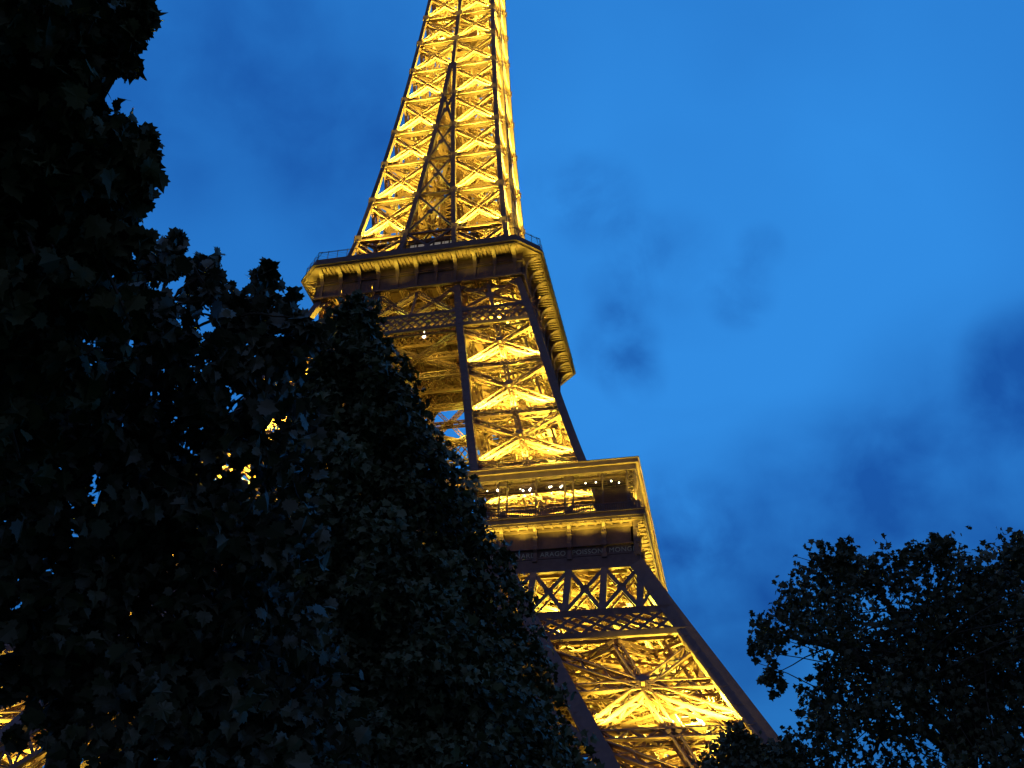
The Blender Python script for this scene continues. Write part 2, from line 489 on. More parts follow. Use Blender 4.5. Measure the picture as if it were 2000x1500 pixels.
def floodlight(parent, p, s=0.7, name='floodlight'):
    g = Geo()
    g.box((0, 0, 0), (s, s * .8, s * .35)); g.beams((-s * .6, 0, -s * .5), (-s * .6, 0, s * .1), .08); g.beams((s * .6, 0, -s * .5), (s * .6, 0, s * .1), .08); g.beams((-s * .6, 0, -s * .5), (s * .6, 0, -s * .5), .1)
    me = g.mesh(name, MI2)
    l = Geo(); l.box((0, 0, s * .2), (s * .84, s * .64, 0.04))
    ml = l.mesh('lens', MLENS)
    me.materials.append(MLENS)
    # lens is part of the same small lamp housing
    n0 = len(me.polygons)
    o = obj(name, me, parent); o.location = tuple(p)
    me2 = bpy.data.meshes.new(name)
    import bmesh
    bm = bmesh.new(); bm.from_mesh(me); c0 = len(bm.faces); bm.from_mesh(ml)
    bm.faces.ensure_lookup_table()
    for f in bm.faces[c0:]: f.material_index = 1
    bm.to_mesh(me2); bm.free()
    me2.materials.append(MI2); me2.materials.append(MLENS)
    o.data = me2
    bpy.data.meshes.remove(me); bpy.data.meshes.remove(ml)
    return o

# legs below the first floor, between the floors, and the joined legs of the shaft
leg_segment('lower_leg', [1.5, 10.2, 19.8, 30.0, 40.6, 51.0], 1.65, 1.0, 1.0, 0.17, 0.12, 1.3, mids=True, midh=True, gus=.85, recess=.25, skip=40, face_power=5600,
            lamps=[(5, .5, .5, .8), (15, .5, .5, 1), (25, .6, .5, 1.2), (34.5, .68, .5, 1.4), (45.5, .6, .4, .8)], power=40000)
leg_segment('upper_leg', [58.2, 62.0, 69.9, 79.9, 90.3, 99.8, 110.4], 1.05, 0.8, 0.8, 0.15, 0.11, 1.1, mids=True, gus=.8, recess=.3, skip=99, face_power=4300,
            lamps=[(60, .5, .5, 1.2), (66, .66, .66, 2.2), (74.5, .66, .6, 1.5), (85, .5, .5, .8), (95, .5, .5, .8), (106.5, .5, .5, .9)], power=24000)
leg_segment('shaft_leg', [117.0, 127.1, 137.4, 147.7, 157.3, 167.7, 177.4], 0.72, 0.75, 0.75, 0.17, 0.12, 1.25, gus=0.0, post_gus=0.62, recess=.35, face_power=3500, inner_scale=.42, spot=1.05, tilt=.14, zoff=.7, clutter=False, hk=.55,
            lamps=[(121.5, .5, .5, 1.2), (132, .5, .5, 1), (142.3, .5, .5, 1), (152.3, .5, .5, .9), (162.2, .5, .5, .8), (172.2, .5, .5, .7)], power=17000)

# ------------------------------------------------------------------ single shaft above the meeting of the legs
def shaft():
    zs = [177.4, 187.1, 196.5, 205.5, 214.2, 222.6, 230.8, 238.8, 246.6, 254.2, 261.6, 268.8, 275.8]
    root = empty('upper_shaft', (0, 0, 0), tower)
    ps = 0.72
    g = Geo()
    c = lambda x, z: np.array([x * (H(z) - ps / 2), -(H(z) - ps / 2), z])
    g.path([c(1, z) for z in zs], ps, ps, (0, 1, 0))
    for z in zs[:-1]: g.box(c(1, z) + (-.1, -ps / 2 + .03, 0), (ps + .6, .14, 1.5)); g.box(c(1, z) + (ps / 2 - .03, .1, 0), (.14, ps + .6, 1.5))
    post = g.mesh('corner_post', MI2)
    g = Geo()
    g.path([c(0, z) for z in zs], ps, ps * .8, (0, 1, 0))
    for z in zs[:-1]: g.box(c(0, z) + (0, -ps / 2 + .1, 0), (ps + .9, .14, 1.6))
    mid = g.mesh('middle_post', MI2)
    g = Geo()
    for z0, z1 in zip(zs[:-1], zs[1:]):
        n = unit((0, -1, 0.07))
        for xa, xb in ((-1, 0), (0, 1)):
            a0, b0, a1, b1 = c(xa, z0), c(xb, z0), c(xa, z1), c(xb, z1)
            pd = lambda p, q: (p + unit(q - p) * .35, q - unit(q - p) * .35)
            truss(g, *pd(a0, b0), n, .42, .42, .45, .12, .07, .8)
            truss(g, *pd(a0 + (0, 0, .7), b1 - (0, 0, .7)), n, .75, .75, .3, .17, .1, .8)
            truss(g, *pd(b0 + (0, 0, .7), a1 - (0, 0, .7)), n, .75, .75, .3, .17, .1, .8)
    lat = g.mesh('lattice_panel', MI)
    for k in range(4):
        obj('corner_post', post, root, k * HALF); obj('middle_post', mid, root, k * HALF); obj('lattice_panel', lat, root, k * HALF)
    # lift cage and stair up the middle, from the second floor to the top
    g = Geo()
    for sx in (-1, 1):
        for sy in (-1, 1): g.beams((sx * 2.1, sy * 2.1, 117), (sx * 2.1, sy * 2.1, 276), .35)
    for z in np.arange(117, 276, 2.4):
        for k in range(4):
            a, b = rot4((-2.1, -2.1, z), k), rot4((2.1, -2.1, z), k)
            g.beams(a, b, .2); g.beams(a, b + (0, 0, 2.4), .16); g.beams(b, a + (0, 0, 2.4), .16)
    for sx in (-1, 1):
        g.beams((sx * .7, 0, 117), (sx * .7, 0, 276), .5, .3); g.beams((0, sx * 1.2, 117), (0, sx * 1.2, 276), .3, .3)
        g.box((sx * 1.3, 0, 196), (0.08, 3.4, 158)) 
    g.box((0, 1.4, 196), (2.4, .08, 158))
    obj('lift_cage', g.mesh('lift_cage', MI), root)
    for z in [127.1, 137.4, 147.7, 157.3, 167.7] + zs[:-1]:
        h = H(z) - .6; g = Geo()
        for k in range(4):
            g.beams(rot4((h, -h, z), k), rot4((0, -2.1, z), k), .3); g.beams(rot4((-h, -h, z), k), rot4((0, -2.1, z), k), .3)
            g.beams(rot4((-h, -h, z), k), rot4((h, -h, z), k), .35)
            g.beams(rot4((2.1, -2.1, z), k), rot4((h, -h, z), k), .4)
            g.beams(rot4((0, -h, z), k), rot4((h, 0, z), k), .3)
        obj('cross_girder', g.mesh('cross_girder', MI), root)
    # intermediate platform of riveted plates
    for (x, y, z, sx, sy, sz) in ((3.6, -3.4, 189.5, 4.2, 4.4, .3), (-3.8, -3.5, 191.0, 4, 4.2, .3), (3.4, 3.5, 190, 4, 4, .3), (-3.5, 3.4, 190, 4, 4, .3),
                                  (2.2, -4.6, 192.3, 3.2, 1.6, 1.8), (-3.6, -4.2, 193.6, 3.0, 1.8, 2.2), (5.0, -2.5, 194.2, 1.6, 3, 1.4), (0.2, -4.9, 186.6, 5.4, 1.2, .9)):
        g = Geo(); g.box((x, y, z), (sx, sy, sz))
        for q in (-.3, 0, .3): g.beams((x + q * sx, y - sy / 2, z - sz / 2 - .12), (x + q * sx, y + sy / 2, z - sz / 2 - .12), .2)
        obj('platform_plate', g.mesh('platform_plate', MI), root)
    # top gallery and mast, above the picture
    g = Geo()
    g.box((0, 0, 277), (18, 18, 2)); g.box((0, 0, 280), (13, 13, 4)); g.box((0, 0, 285), (8, 8, 6)); g.cyl((0, 0, 288), (0, 0, 300), 2.4, .8, 12); g.cyl((0, 0, 300), (0, 0, 330), .6, .2, 8)
    obj('top_gallery', g.mesh('top_gallery', MI2), root)
    for z, p in [(zz_ + .7, 7000) for zz_ in zs[:8]]:
        for k in range(4):
            lamp(rot4((.52 * H(z), -.52 * H(z), z + 4), k), p * .8)
            if k < 2: strip(rot4((0, -(H(z) - .18), z), k), H(z) * 1.8, rot4((1, 0, 0), k), rot4((0, .14, .99), k), p * .5, 1.0)
shaft()

# dark braces across the gap between the two legs of the shaft, on each side
g = Geo()
gl = [127.1, 137.4, 147.7, 157.3, 167.7]
for z0, z1 in zip(gl[:-1], gl[1:]):
    a0, b0, a1, b1 = [np.array([s * (I(z) + .36), -(H(z) - .3), z]) for z in (z0, z1) for s in (-1, 1)]
    g.beams(a0, b1, .38, .3, (0, -1, 0)); g.beams(b0, a1, .38, .3, (0, -1, 0.1)); g.beams(a1, b1, .35, .3)
    g.box(((a0 + b1) / 2), (.9, .3, .9))
a0, b0 = [np.array([s * (I(118) + .36), -(H(118) - .3), 118]) for s in (-1, 1)]
a1, b1 = [np.array([s * (I(127.1) + .36), -(H(127.1) - .3), 127.1]) for s in (-1, 1)]
g.beams(a0, b1, .3, .3, (0, -1, 0)); g.beams(b0, a1, .3, .3, (0, -1, 0.1))
gap = g.mesh('gap_brace', MI2)
for k in range(4): obj('gap_brace', gap, tower, k * HALF)

# ------------------------------------------------------------------ lattice belts that tie the legs together
def diamond(g, z0, z1, rows, w, t, dy=0.0, halfs=None, ncell=None, clip=None):
    """crossing flat bars between two chords on the front face"""
    h0, h1 = (H(z0), H(z1)) if halfs is None else halfs
    m = (z1 - z0) / rows
    N = int(round((h0 + h1) / m)) if ncell is None else ncell
    pt = lambda q, r: np.array([(-1 + 2 * q / N) * (h0 + (h1 - h0) * r), -((h0 + (h1 - h0) * r) - dy), z0 + (z1 - z0) * r])
    for i in range(-rows, N + 1):
        for sgn in (1, -1):
            q0, q1 = (i, i + rows) if sgn == 1 else (i + rows, i)
            r0, r1 = 0.0, 1.0
            lo, hi = min(q0, q1), max(q0, q1)
            if hi <= 0 or lo >= N: continue
            def cutr(qq): return (qq - q0) / (q1 - q0)
            if q0 < 0: r0 = cutr(0)
            if q1 < 0: r1 = cutr(0)
            if q0 > N: r0 = cutr(N)
            if q1 > N: r1 = cutr(N)
            a, b = pt(q0 + (q1 - q0) * r0, r0), pt(q0 + (q1 - q0) * r1, r1)
            g.beams(a, b, w, t + (0.02 if sgn == 1 else 0), (0, -1, 0.02))

def side_line(z, dy=0.0, inset=0.0):
    h = H(z)
    return np.array([-h + inset, -(h - dy), z]), np.array([h - inset, -(h - dy), z])

# first-floor belt: tall crossed cells over a band of diamonds
g = Geo()
for z, hh in ((51.05, .6), (44.35, .75), (41.35, .6)):
    a, b = side_line(z, .25, .2); g.beams(a, b, .5, hh)
    a, b = side_line(z, 1.9, 1.0); g.beams(a, b, .3, .35)
xs = [-35.1 + 3.9 * k for k in range(19)]
def on_front(x, z, dy): return np.array([x, -(H(z) - dy), z])
for x in xs:
    if abs(x) < H(50.8) - .3:
        g.beams(on_front(x, 44.7, .22), on_front(x, 50.8, .22), .72, .3, (0, -1, 0)); g.beams(on_front(x, 44.7, 1.8), on_front(x, 50.8, 1.8), .3)
for x0, x1 in zip(xs[:-1], xs[1:]):
    for dy in (.2, 1.8):
        w = .42 if dy < 1 else .25
        a, b, c, d = on_front(x0, 44.7, dy), on_front(x1, 50.8, dy), on_front(x1, 44.7, dy), on_front(x0, 50.8, dy)
        if max(abs(x0), abs(x1)) > H(50.8) + .2: continue
        g.beams(a, b, w, .14, (0, -1, 0)); g.beams(c, d, w, .18, (0, -1, 0.02))
    m = on_front((x0 + x1) / 2, 47.75, .12)
    if max(abs(x0), abs(x1)) < H(50.8): g.box(m, (.95, .06, .95))
for s in (-1, 1):   # end cells narrow with the leg
    g.beams(on_front(s * 35.1, 44.7, .2), on_front(s * 35.1, 49.6, .2), .5, .25, (0, -1, 0))
    g.beams(on_front(s * 35.2, 50.5, .2), on_front(s * 38.2, 44.8, .2), .3, .15, (0, -1, 0)); g.beams(on_front(s * 35.2, 44.8, .2), on_front(s * 36.6, 48, .2), .3, .18, (0, -1, 0))
diamond(g, 41.6, 44.05, 2, .30, .12, .2, ncell=44)
belt1 = g.mesh('lattice_belt', MI2)
g = Geo()
for z, hh in ((103.45, .55), (99.85, .55)):
    a, b = side_line(z, .2, .2); g.beams(a, b, .4, hh)
    a, b = side_line(z, 1.5, .8); g.beams(a, b, .3, .35)
diamond(g, 100.1, 103.2, 2, .25, .1, .2, ncell=30)
belt2 = g.mesh('lattice_belt', MI2)
# crossed openings between that belt and the gallery
g = Geo()
nrm_ = unit((0, -1, .28))
for (xa0, xb0, xa1, xb1) in ((-I(103.7) , 0, -I(110.2), 0), (0, I(103.7), 0, I(110.2))):
    p = lambda x, z: on_front(x, z, .6)
    truss(g, p(xa0, 103.7), p(xb1, 110.2), nrm_, .55, .7, 0, .13, .07, .7); truss(g, p(xb0, 103.7), p(xa1, 110.2), nrm_, .55, .7, 0, .13, .07, .7)
g.beams(on_front(0, 103.7, .5), on_front(0, 110.3, .5), .35, .3, (0, -1, 0))
for s_ in (-1, 1):
    p = lambda q, z: np.array([s_ * (I(z) + .6 + (H(z) - I(z) - 1.2) * q), -(H(z) - .6), z])
    truss(g, p(0, 103.7), p(1, 110.2), nrm_, .5, .7, 0, .13, .07, .7); truss(g, p(1, 103.7), p(0, 110.2), nrm_, .5, .7, 0, .13, .07, .7)
    g.beams(p(.5, 103.7), p(.5, 110.2), .5, .3, (0, -1, 0)); g.box(p(.5, 107) + (0, -.2, 0), (1.3, .1, 1.1))
    g.beams(p(.25, 109.6) + (0, .5, 0), p(.75, 109.6) + (0, .5, 0), .3, .4)
for x in (I(107), -I(107), H(107) - 1.1, -(H(107) - 1.1), I(107) + 1.1, -(I(107) + 1.1)):    # rounded corner plates
    pass
for cx0, cx1 in ((-H(107) + 1.2, -I(107) - 1.1), (-I(107) + .1, I(107) - .1), (I(107) + 1.1, H(107) - 1.2)):
    for (x, sx) in ((cx0, 1), (cx1, -1)):
        for (z, sz) in ((103.75, 1), (110.2, -1)):
            dx = (I(z) - I(107)) * (1 if x > 0 else -1) if abs(abs(x) - I(107)) < 1.5 else (H(z) - H(107)) * (1 if x > 0 else -1)
            X = x + dx
            ol = [on_front(X - sx * .3, z, .35), on_front(X + sx * 1.5, z, .35), on_front(X + sx * .75, z + sz * .3, .35), on_front(X + sx * .25, z + sz * .8, .35), on_front(X - sx * .3, z + sz * 1.6, .35)]
            g.prism(ol, (0, 1, 0), .1)
open2 = g.mesh('lattice_panel', MI)
arch = Geo()   # round arch under the first floor, between the legs
R0 = 37.0
prev = None
for k in range(0, 61):
    t = math.pi * k / 60
    pts = []
    for rr in (R0, R0 + 3.4):
        x, z = rr * math.cos(t), 2.5 + rr * math.sin(t)
        z = min(z, 41.2); pts.append(np.array([x, -(H(max(z, 0)) - .4), z]))
    if prev is not None:
        for j in range(2): arch.beams(prev[j], pts[j], .5, .4, (0, -1, 0))
        arch.beams(prev[0], pts[1], .18); arch.beams(prev[1], pts[0], .18)
    arch.beams(pts[0], pts[1], .22)
    prev = pts
arch_me = arch.mesh('arch', MI2)
for k in range(4):
    obj('lattice_belt', belt1, tower, k * HALF); obj('lattice_belt', belt2, tower, k * HALF)
    obj('lattice_panel', open2, tower, k * HALF); obj('arch', arch_me, tower, k * HALF)

# ------------------------------------------------------------------ first-floor gallery
f1 = empty('first_floor_gallery', (0, 0, 0), tower)
def ring(g, z0, z1, ho, hi):
    """square ring slab"""
    o = lambda h, z: [(-h, -h, z), (h, -h, z), (h, h, z), (-h, h, z)]
    v = o(ho, z0) + o(hi, z0) + o(ho, z1) + o(hi, z1)
    f = []
    for i in range(4):
        j = (i + 1) % 4
        f += [(i, 4 + i, 4 + j, j), (8 + i, 8 + j, 12 + j, 12 + i), (i, j, 8 + j, 8 + i), (4 + i, 12 + i, 12 + j, 4 + j)]
    g.poly(v, f)
g = Geo(); ring(g, 56.85, 57.45, 35.9, 13.0); ring(g, 56.6, 56.85, 35.75, 33.0); ring(g, 57.45, 57.62, 36.05, 35.2)
obj('deck', g.mesh('deck', MI2), f1)
g = Geo()   # floor girders under the deck
for q in np.linspace(-31, 31, 17):
    for a, b in (((q, -33, 54.6), (q, -13.5, 54.6)), ((q, 13.5, 54.6), (q, 33, 54.6)), ((-33, q, 54.2), (-13.5, q, 54.2)), ((13.5, q, 54.2), (33, q, 54.2))):
        truss(g, a, b, (0, 0, 1), .5, 1.8, -1.2, .16, .09, 1.4)
for k in range(4):
    for y in (-31.5, -22, -13.5): truss(g, rot4((-32, y, 53.5), k), rot4((32, y, 53.5), k), (0, 0, 1), .6, 2.4, -1.4, .2, .1, 1.6)
obj('floor_girder', g.mesh('floor_girder', MI), f1)

def frieze_panel():
    g = Geo()
    g.beams((-34.45, -34.3, 54.45), (34.45, -34.3, 54.45), .3, 4.0, (0, 0, 1))
    g.beams((-34.9, -34.62, 54.05), (34.9, -34.62, 54.05), .34, .14); g.beams((-34.9, -34.62, 52.85), (34.9, -34.62, 52.85), .34, .2)
    g.beams((-35.1, -34.6, 52.1), (35.1, -34.6, 52.1), .7, 1.0); g.beams((-35.2, -34.75, 51.5), (35.2, -34.75, 51.5), .8, .22)
    g.beams((-34.8, -34.6, 56.3), (34.8, -34.6, 56.3), .4, .3); g.beams((-35.3, -35.2, 56.55), (35.3, -35.2, 56.55), .6, .12)
    for x in np.arange(-34.4, 34.4, .65): g.beams((x, -34.47, 54.2), (x, -34.47, 56.1), .06, .05)
    for x in xs[:-1]:
        for q in (.9, 1.95, 3.0): g.beams((x + q, -34.5, 56.47), (x + q, -35.7, 56.47), .25, .2)
    return g.mesh('frieze_panel', MI2)
fr = frieze_panel()
def console():
    g = Geo()
    prof = [(-34.5, 52.6), (-34.75, 52.2), (-35.05, 52.7), (-34.95, 53.5), (-35.15, 53.7), (-35.15, 54.3), (-34.9, 54.5), (-34.9, 55.6), (-35.05, 56.1), (-35.45, 56.4), (-35.7, 56.8), (-35.5, 57.15), (-35.0, 57.1), (-34.5, 56.8)]
    g.prism([(0, y, z) for y, z in prof], (1, 0, 0), .42)
    g.box((0, -35.0, 53.95), (.66, .5, .35)); g.box((0, -34.9, 52.55), (.56, .5, .45)); g.box((0, -34.85, 55.5), (.55, .35, .2))
    for s in (-1, 1): g.cyl((s * .2, -35.42, 56.75), (s * .34, -35.42, 56.75), .34, .26, 14)
    return g.mesh('console', MI2)
cons = console()
for k in range(4):
    obj('frieze_panel', fr, f1, k * HALF)
    for x in xs[:-1] if True else xs:
        o = obj('console', cons, f1, k * HALF); o.location = tuple(rot4((x if x > -35 else -35.0, 0, 0), k))

# names in gilt letters along the frieze
NAMES = ['CAUCHY', 'BELGRAND', 'REGNAULT', 'FRESNEL', 'DE PRONY', 'VICAT', 'EBELMEN', 'COULOMB', 'POINSOT', 'FOUCAULT', 'DELAUNAY', 'MORIN', 'HAUY', 'COMBES', 'THENARD', 'ARAGO', 'POISSON', 'MONGE']
dg = None
for i, nm in enumerate(NAMES):
    cu = bpy.data.curves.new('lettering', 'FONT')
    cu.body = nm; cu.size = .80; cu.extrude = .03; cu.align_x = 'CENTER'; cu.space_character = 1.08
    tmp = bpy.data.objects.new('lettering', cu); COL.objects.link(tmp)
    bpy.context.view_layer.update()
    me = bpy.data.meshes.new_from_object(tmp.evaluated_get(bpy.context.evaluated_depsgraph_get()))
    bpy.data.objects.remove(tmp); bpy.data.curves.remove(cu)
    me.materials.clear(); me.materials.append(MGOLD)
    o = obj('lettering', me, f1)
    o.location = (xs[i] + 1.95, -34.52, 53.12); o.rotation_euler = (HALF, 0, 0)

# canopy over the promenade
g = Geo()
ring(g, 63.85, 64.4, 35.45, 31.7); ring(g, 63.1, 63.85, 35.15, 34.35); ring(g, 64.4, 64.52, 35.6, 34.6)
obj('canopy', g.mesh('canopy', MI2), f1)
g = Geo(); ring(g, 62.86, 63.0, 34.3, 31.9)
for k in range(4):
    for x in np.arange(-34, 34.1, .55): g.beams(rot4((x, -34.3, 62.83), k), rot4((x, -31.9, 62.83), k), .09, .08)
    for y in (-33.6, -32.8, -32.1): g.beams(rot4((-34, y, 62.8), k), rot4((34, y, 62.8), k), .16, .14)
obj('canopy_ceiling', g.mesh('canopy_ceiling', MDECK), f1)
def column_pair():
    g = Geo()
    for s in (-1, 1):
        g.beams((s * .48, -34.7, 58.9), (s * .48, -34.7, 63.1), .2, .2)
        g.beams((s * .48, -34.5, 62.0), (s * 1.1, -34.5, 63.1), .1)
    g.beams((-.5, -34.7, 62.75), (.5, -34.7, 62.75), .2, .7); g.beams((-.5, -34.72, 60.0), (.5, -34.72, 60.0), .08, .08)
    g.cyl((0, -34.7, 57.7), (0, -34.7, 58.4), .55, .5, 12); g.cyl((0, -34.7, 58.4), (0, -34.7, 58.8), .62, .42, 12)
    return g.mesh('column_pair', MI2)
def thin_column():
    g = Geo(); g.beams((0, -34.7, 57.6), (0, -34.7, 63.1), .17, .17); g.beams((0, -34.7, 62.1), (-.5, -34.7, 63.1), .08); g.beams((0, -34.7, 62.1), (.5, -34.7, 63.1), .08)
    return g.mesh('thin_column', MI2)
def corner_column():
    g = Geo()
    for x, y in ((-.45, -.45), (.45, -.45), (.45, .45), (-.45, .45)): g.beams((34.5 + x, -34.5 + y, 57.6), (34.5 + x, -34.5 + y, 63.1), .16)
    for z in np.arange(58.4, 62.8, .75):
        for (x0, y0, x1, y1) in ((-.45, -.45, .45, -.45), (.45, -.45, .45, .45), (.45, .45, -.45, .45), (-.45, .45, -.45, -.45)):
            g.beams((34.5 + x0, -34.5 + y0, z), (34.5 + x1, -34.5 + y1, z + .75), .09); g.beams((34.5 + x1, -34.5 + y1, z), (34.5 + x0, -34.5 + y0, z + .75), .09)
    g.cyl((34.5, -34.5, 57.7), (34.5, -34.5, 58.6), .7, .6, 12)
    return g.mesh('corner_column', MI2)
cp, tcn, ccn = column_pair(), thin_column(), corner_column()
pair_x = [-27.3 + 7.8 * i for i in range(8)]
for k in range(4):
    for x in pair_x:
        if k < 2 or k == 3:
            o = obj('column_pair', cp, f1, k * HALF); o.location = tuple(rot4((x, 0, 0), k))
            if k < 2: lamp(rot4((x, -35.2, 58.85), k), 1300, .08, .9, .6, rot4((0, .06, 1), k))
            pass
    for x in [-31.2 + 7.8 * i for i in range(9)]:
        o = obj('thin_column', tcn, f1, k * HALF); o.location = tuple(rot4((x, 0, 0), k))
    obj('corner_column', ccn, f1, k * HALF)
    if k in (0, 1, 3): strip(rot4((0, -36.0, 58.6), k), 70, rot4((1, 0, 0), k), rot4((0, .05, 1), k), 3400, 1.1)
    if k in (0, 3): lamp(rot4((35.2, -35.2, 58.9), k), 3000, .1, 1.2, .7, rot4((-.1, .1, 1), k))
g = Geo()
for k in range(4):
    g.beams(rot4((-35.3, -35.35, 58.75), k), rot4((35.3, -35.35, 58.75), k), .12, .1); g.beams(rot4((-35.3, -35.35, 57.75), k), rot4((35.3, -35.35, 57.75), k), .1, .08)
    X = np.arange(-35.2, 35.3, .26)
    A = np.array([rot4((x, -35.35, 57.6), k) for x in X]); B = np.array([rot4((x, -35.35, 58.75), k) for x in X])
    g.beams(A, B, .1, .06)
obj('balustrade', g.mesh('balustrade', MI2), f1)
g = Geo()   # protective netting frames above the rail
for k in range(4):
    for x in np.arange(-34.8, 35, .3): g.beams(rot4((x, -35.1, 58.8), k), rot4((x, -35.1, 63.1), k), .012)
    for z in np.arange(59, 63, .3): g.beams(rot4((-34.8, -35.1, z), k), rot4((34.8, -35.1, z), k), .012)
obj('safety_net', g.mesh('safety_net', MI2), f1)
def pavilion():
    g = Geo()
    g.box((0, -27.0, 60.4), (26, 5, 5.6)); g.box((0, -27.0, 63.5), (27, 6, .5))
    for x in np.arange(-12.5, 12.6, 1.25): g.beams((x, -29.55, 57.7), (x, -29.55, 63.2), .14)
    return g.mesh('pavilion', MDECK)
def corner_pavilion():
    g = Geo()
    g.box((33.3, -30.6, 60.2), (1.4, 3.2, 5.3)); g.box((31.3, -31.85, 60.22), (2.7, .3, 5.2))
    for x in (30.2, 31.2, 32.2): g.beams((x, -32.05, 57.7), (x, -32.05, 62.8), .12)
    g.beams((30, -32.05, 60), (32.6, -32.05, 60), .12)
    return g.mesh('corner_pavilion', MDECK)
pv = pavilion()
cpv = corner_pavilion()
for k in range(4): obj('pavilion', pv, f1, k * HALF); obj('corner_pavilion', cpv, f1, k * HALF)
BULBS = [(17.44, -34.2, .10), (18.71, -34.2, .24), (21.38, -34.0, .10), (22.62, -34.0, .10), (21.62, -33.6, .16), (22.42, -33.6, .17), (21.57, -32.33, .15), (22.48, -32.55, .13), (25.09, -34.0, .11), (24.86, -33.9, .16), (26.36, -34.0, .1), (26.15, -33.7, .17), (24.81, -32.41, .1), (29.14, -34.1, .12), (30.35, -34.1, .12), (32.14, -34.1, .14), (32.98, -33.6, .11), (33.4, -31.94, .13), (33.37, -30.71, .14), (14.5, -33.9, .13), (12.2, -32.6, .12), (10.1, -33.8, .15), (7.2, -33.5, .12)]
for x, y, r in BULBS:
    b = Geo(); b.ball((x, y, 62.35), r * .72); pass
    obj('ceiling_bulb', b.mesh('ceiling_bulb', MBULB), f1)
# lamps of the first floor: behind the belts and below the soffit
for k in range(4):
    if k == 2: continue
    for x in np.arange(-33.2, 33.3, 3.9):
        if k < 2: lamp(rot4((x + rng.uniform(-.8, .8), -35.75, 54.9), k), 520 * rng.uniform(.3, 1.8), .15, 2.3, .9, rot4((0, .1, 1), k))
    strip(rot4((0, -37.3, 51.0), k), 70, rot4((1, 0, 0), k), rot4((0, 1.75, 4.4), k), 1500, .35)
    for x in np.arange(-31.2, 31.3, 7.8):
        if abs(x) > 14 and k < 2 and x > 0 or k == 3 and x < -14: lamp(rot4((x + 2, -32.5, 46.0), k), 8000, .3)
for k in range(4):
    if k != 2: lamp(rot4((25, -25, 50.2), k), 12000, .4)

# ------------------------------------------------------------------ second-floor gallery
f2 = empty('second_floor_gallery', (0, 0, 0), tower)
HL, CH = 20.4, 3.44
def octa(h, c): return [(-(h - c), -h), (h - c, -h), (h, -(h - c)), (h, h - c), (h - c, h), (-(h - c), h), (-h, h - c), (-h, -(h - c))]
def oslab(g, z0, z1, h, c, h1=None, c1=None):
    a = octa(h, c); b = octa(h if h1 is None else h1, c if c1 is None else c1)
    v = [(x, y, z0) for x, y in a] + [(x, y, z1) for x, y in b]
    g.poly(v, [tuple(range(8))[::-1], tuple(range(8, 16))] + [(i, (i + 1) % 8, 8 + (i + 1) % 8, 8 + i) for i in range(8)])
g = Geo(); oslab(g, 115.35, 115.75, HL - .15, CH); 
obj('deck', g.mesh('deck', MI2), f2)
g = Geo(); oslab(g, 115.76, 116.9, HL - .25, CH); 
obj('parapet', g.mesh('parapet', MI2), f2)
g = Geo()   # moulded lip
for zz_, h, s in ((115.55, HL, .34), (115.2, HL - .28, .24)):
    p = [(x, y, zz_) for x, y in octa(h, CH)]
    g.beams(p, p[1:] + p[:1], s, s)
obj('cornice', g.mesh('cornice', MI2), f2)
def gallery_wall():
    g = Geo()
    hw = 17.45
    g.beams((-hw, -hw + .15, 112.5), (hw, -hw + .15, 112.5), .3, 3.8)
    g.beams((-hw, -hw - .05, 110.75), (hw, -hw - .05, 110.75), .5, .35); g.beams((-hw, -hw - .02, 114.0), (hw, -hw - .02, 114.0), .3, .25)
    g.beams((-hw, -hw + .15, 114.8), (hw, -hw + .15, 114.8), .26, 1.0); g.beams((-hw, -hw - .12, 113.5), (hw, -hw - .12, 113.5), .34, .16)
    for x in np.arange(-17.2, 17.3, .4): g.beams((x, -hw - .02, 111), (x, -hw - .02, 113.8), .06, .05)
    for x in np.arange(-16.6, 16.7, .64): g.beams((x, -17.6, 115.22), (x, -19.9, 115.22), .22, .24)
    return g.mesh('gallery_wall', MI2)
gw = gallery_wall()
def bracket(diag=False):
    g = Geo()
    arc = [(-17.45, 110.9), (-17.75, 110.9), (-17.8, 113.2)]
    for t in np.linspace(0.1, 1, 7):
        a = t * HALF
        arc.append((-17.8 - 2.25 * (1 - math.cos(a)), 113.2 + 1.9 * math.sin(a)))
    arc += [(-20.1, 115.34), (-17.45, 115.34)]
    g.prism([(0, y, z) for y, z in arc], (1, 0, 0), .42)
    rim = [(0, y - .03, z) for y, z in arc[2:-2]]
    g.path(rim, .66, .08, (1, 0, 0) if False else (0, 0, 1))
    return g.mesh('bracket', MI2)
br = bracket()
for k in range(4):
    obj('gallery_wall', gw, f2, k * HALF)
    for i in range(11):
        o = obj('bracket', br, f2, k * HALF); o.location = tuple(rot4((-16.2 + 3.24 * i, 0, 0), k))
# safety fence on the rim: posts leaning inward, thin wires
g = Geo()
P = octa(HL - .35, CH)
for i in range(8):
    a, b = np.array(P[i] + (116.9,)), np.array(P[(i + 1) % 8] + (116.9,))
    L = np.linalg.norm(b - a); n_ = max(2, int(L / 1.6))
    inn = unit(-(a + b) / 2 * (1, 1, 0))
    for q in np.linspace(0, 1, n_ + 1):
        p = a + (b - a) * q; g.beams(p, p + (0, 0, 1.7), .07); g.beams(p + (0, 0, 1.7), p + (0, 0, 2.15) + inn * .6, .06)
    for z in (.35, .7, 1.05, 1.4, 1.7): g.beams(a + (0, 0, z), b + (0, 0, z), .025)
    g.beams(a + (0, 0, 2.15) + inn * .6, b + (0, 0, 2.15) + inn * .6, .06)
obj('railing', g.mesh('railing', MI2), f2)
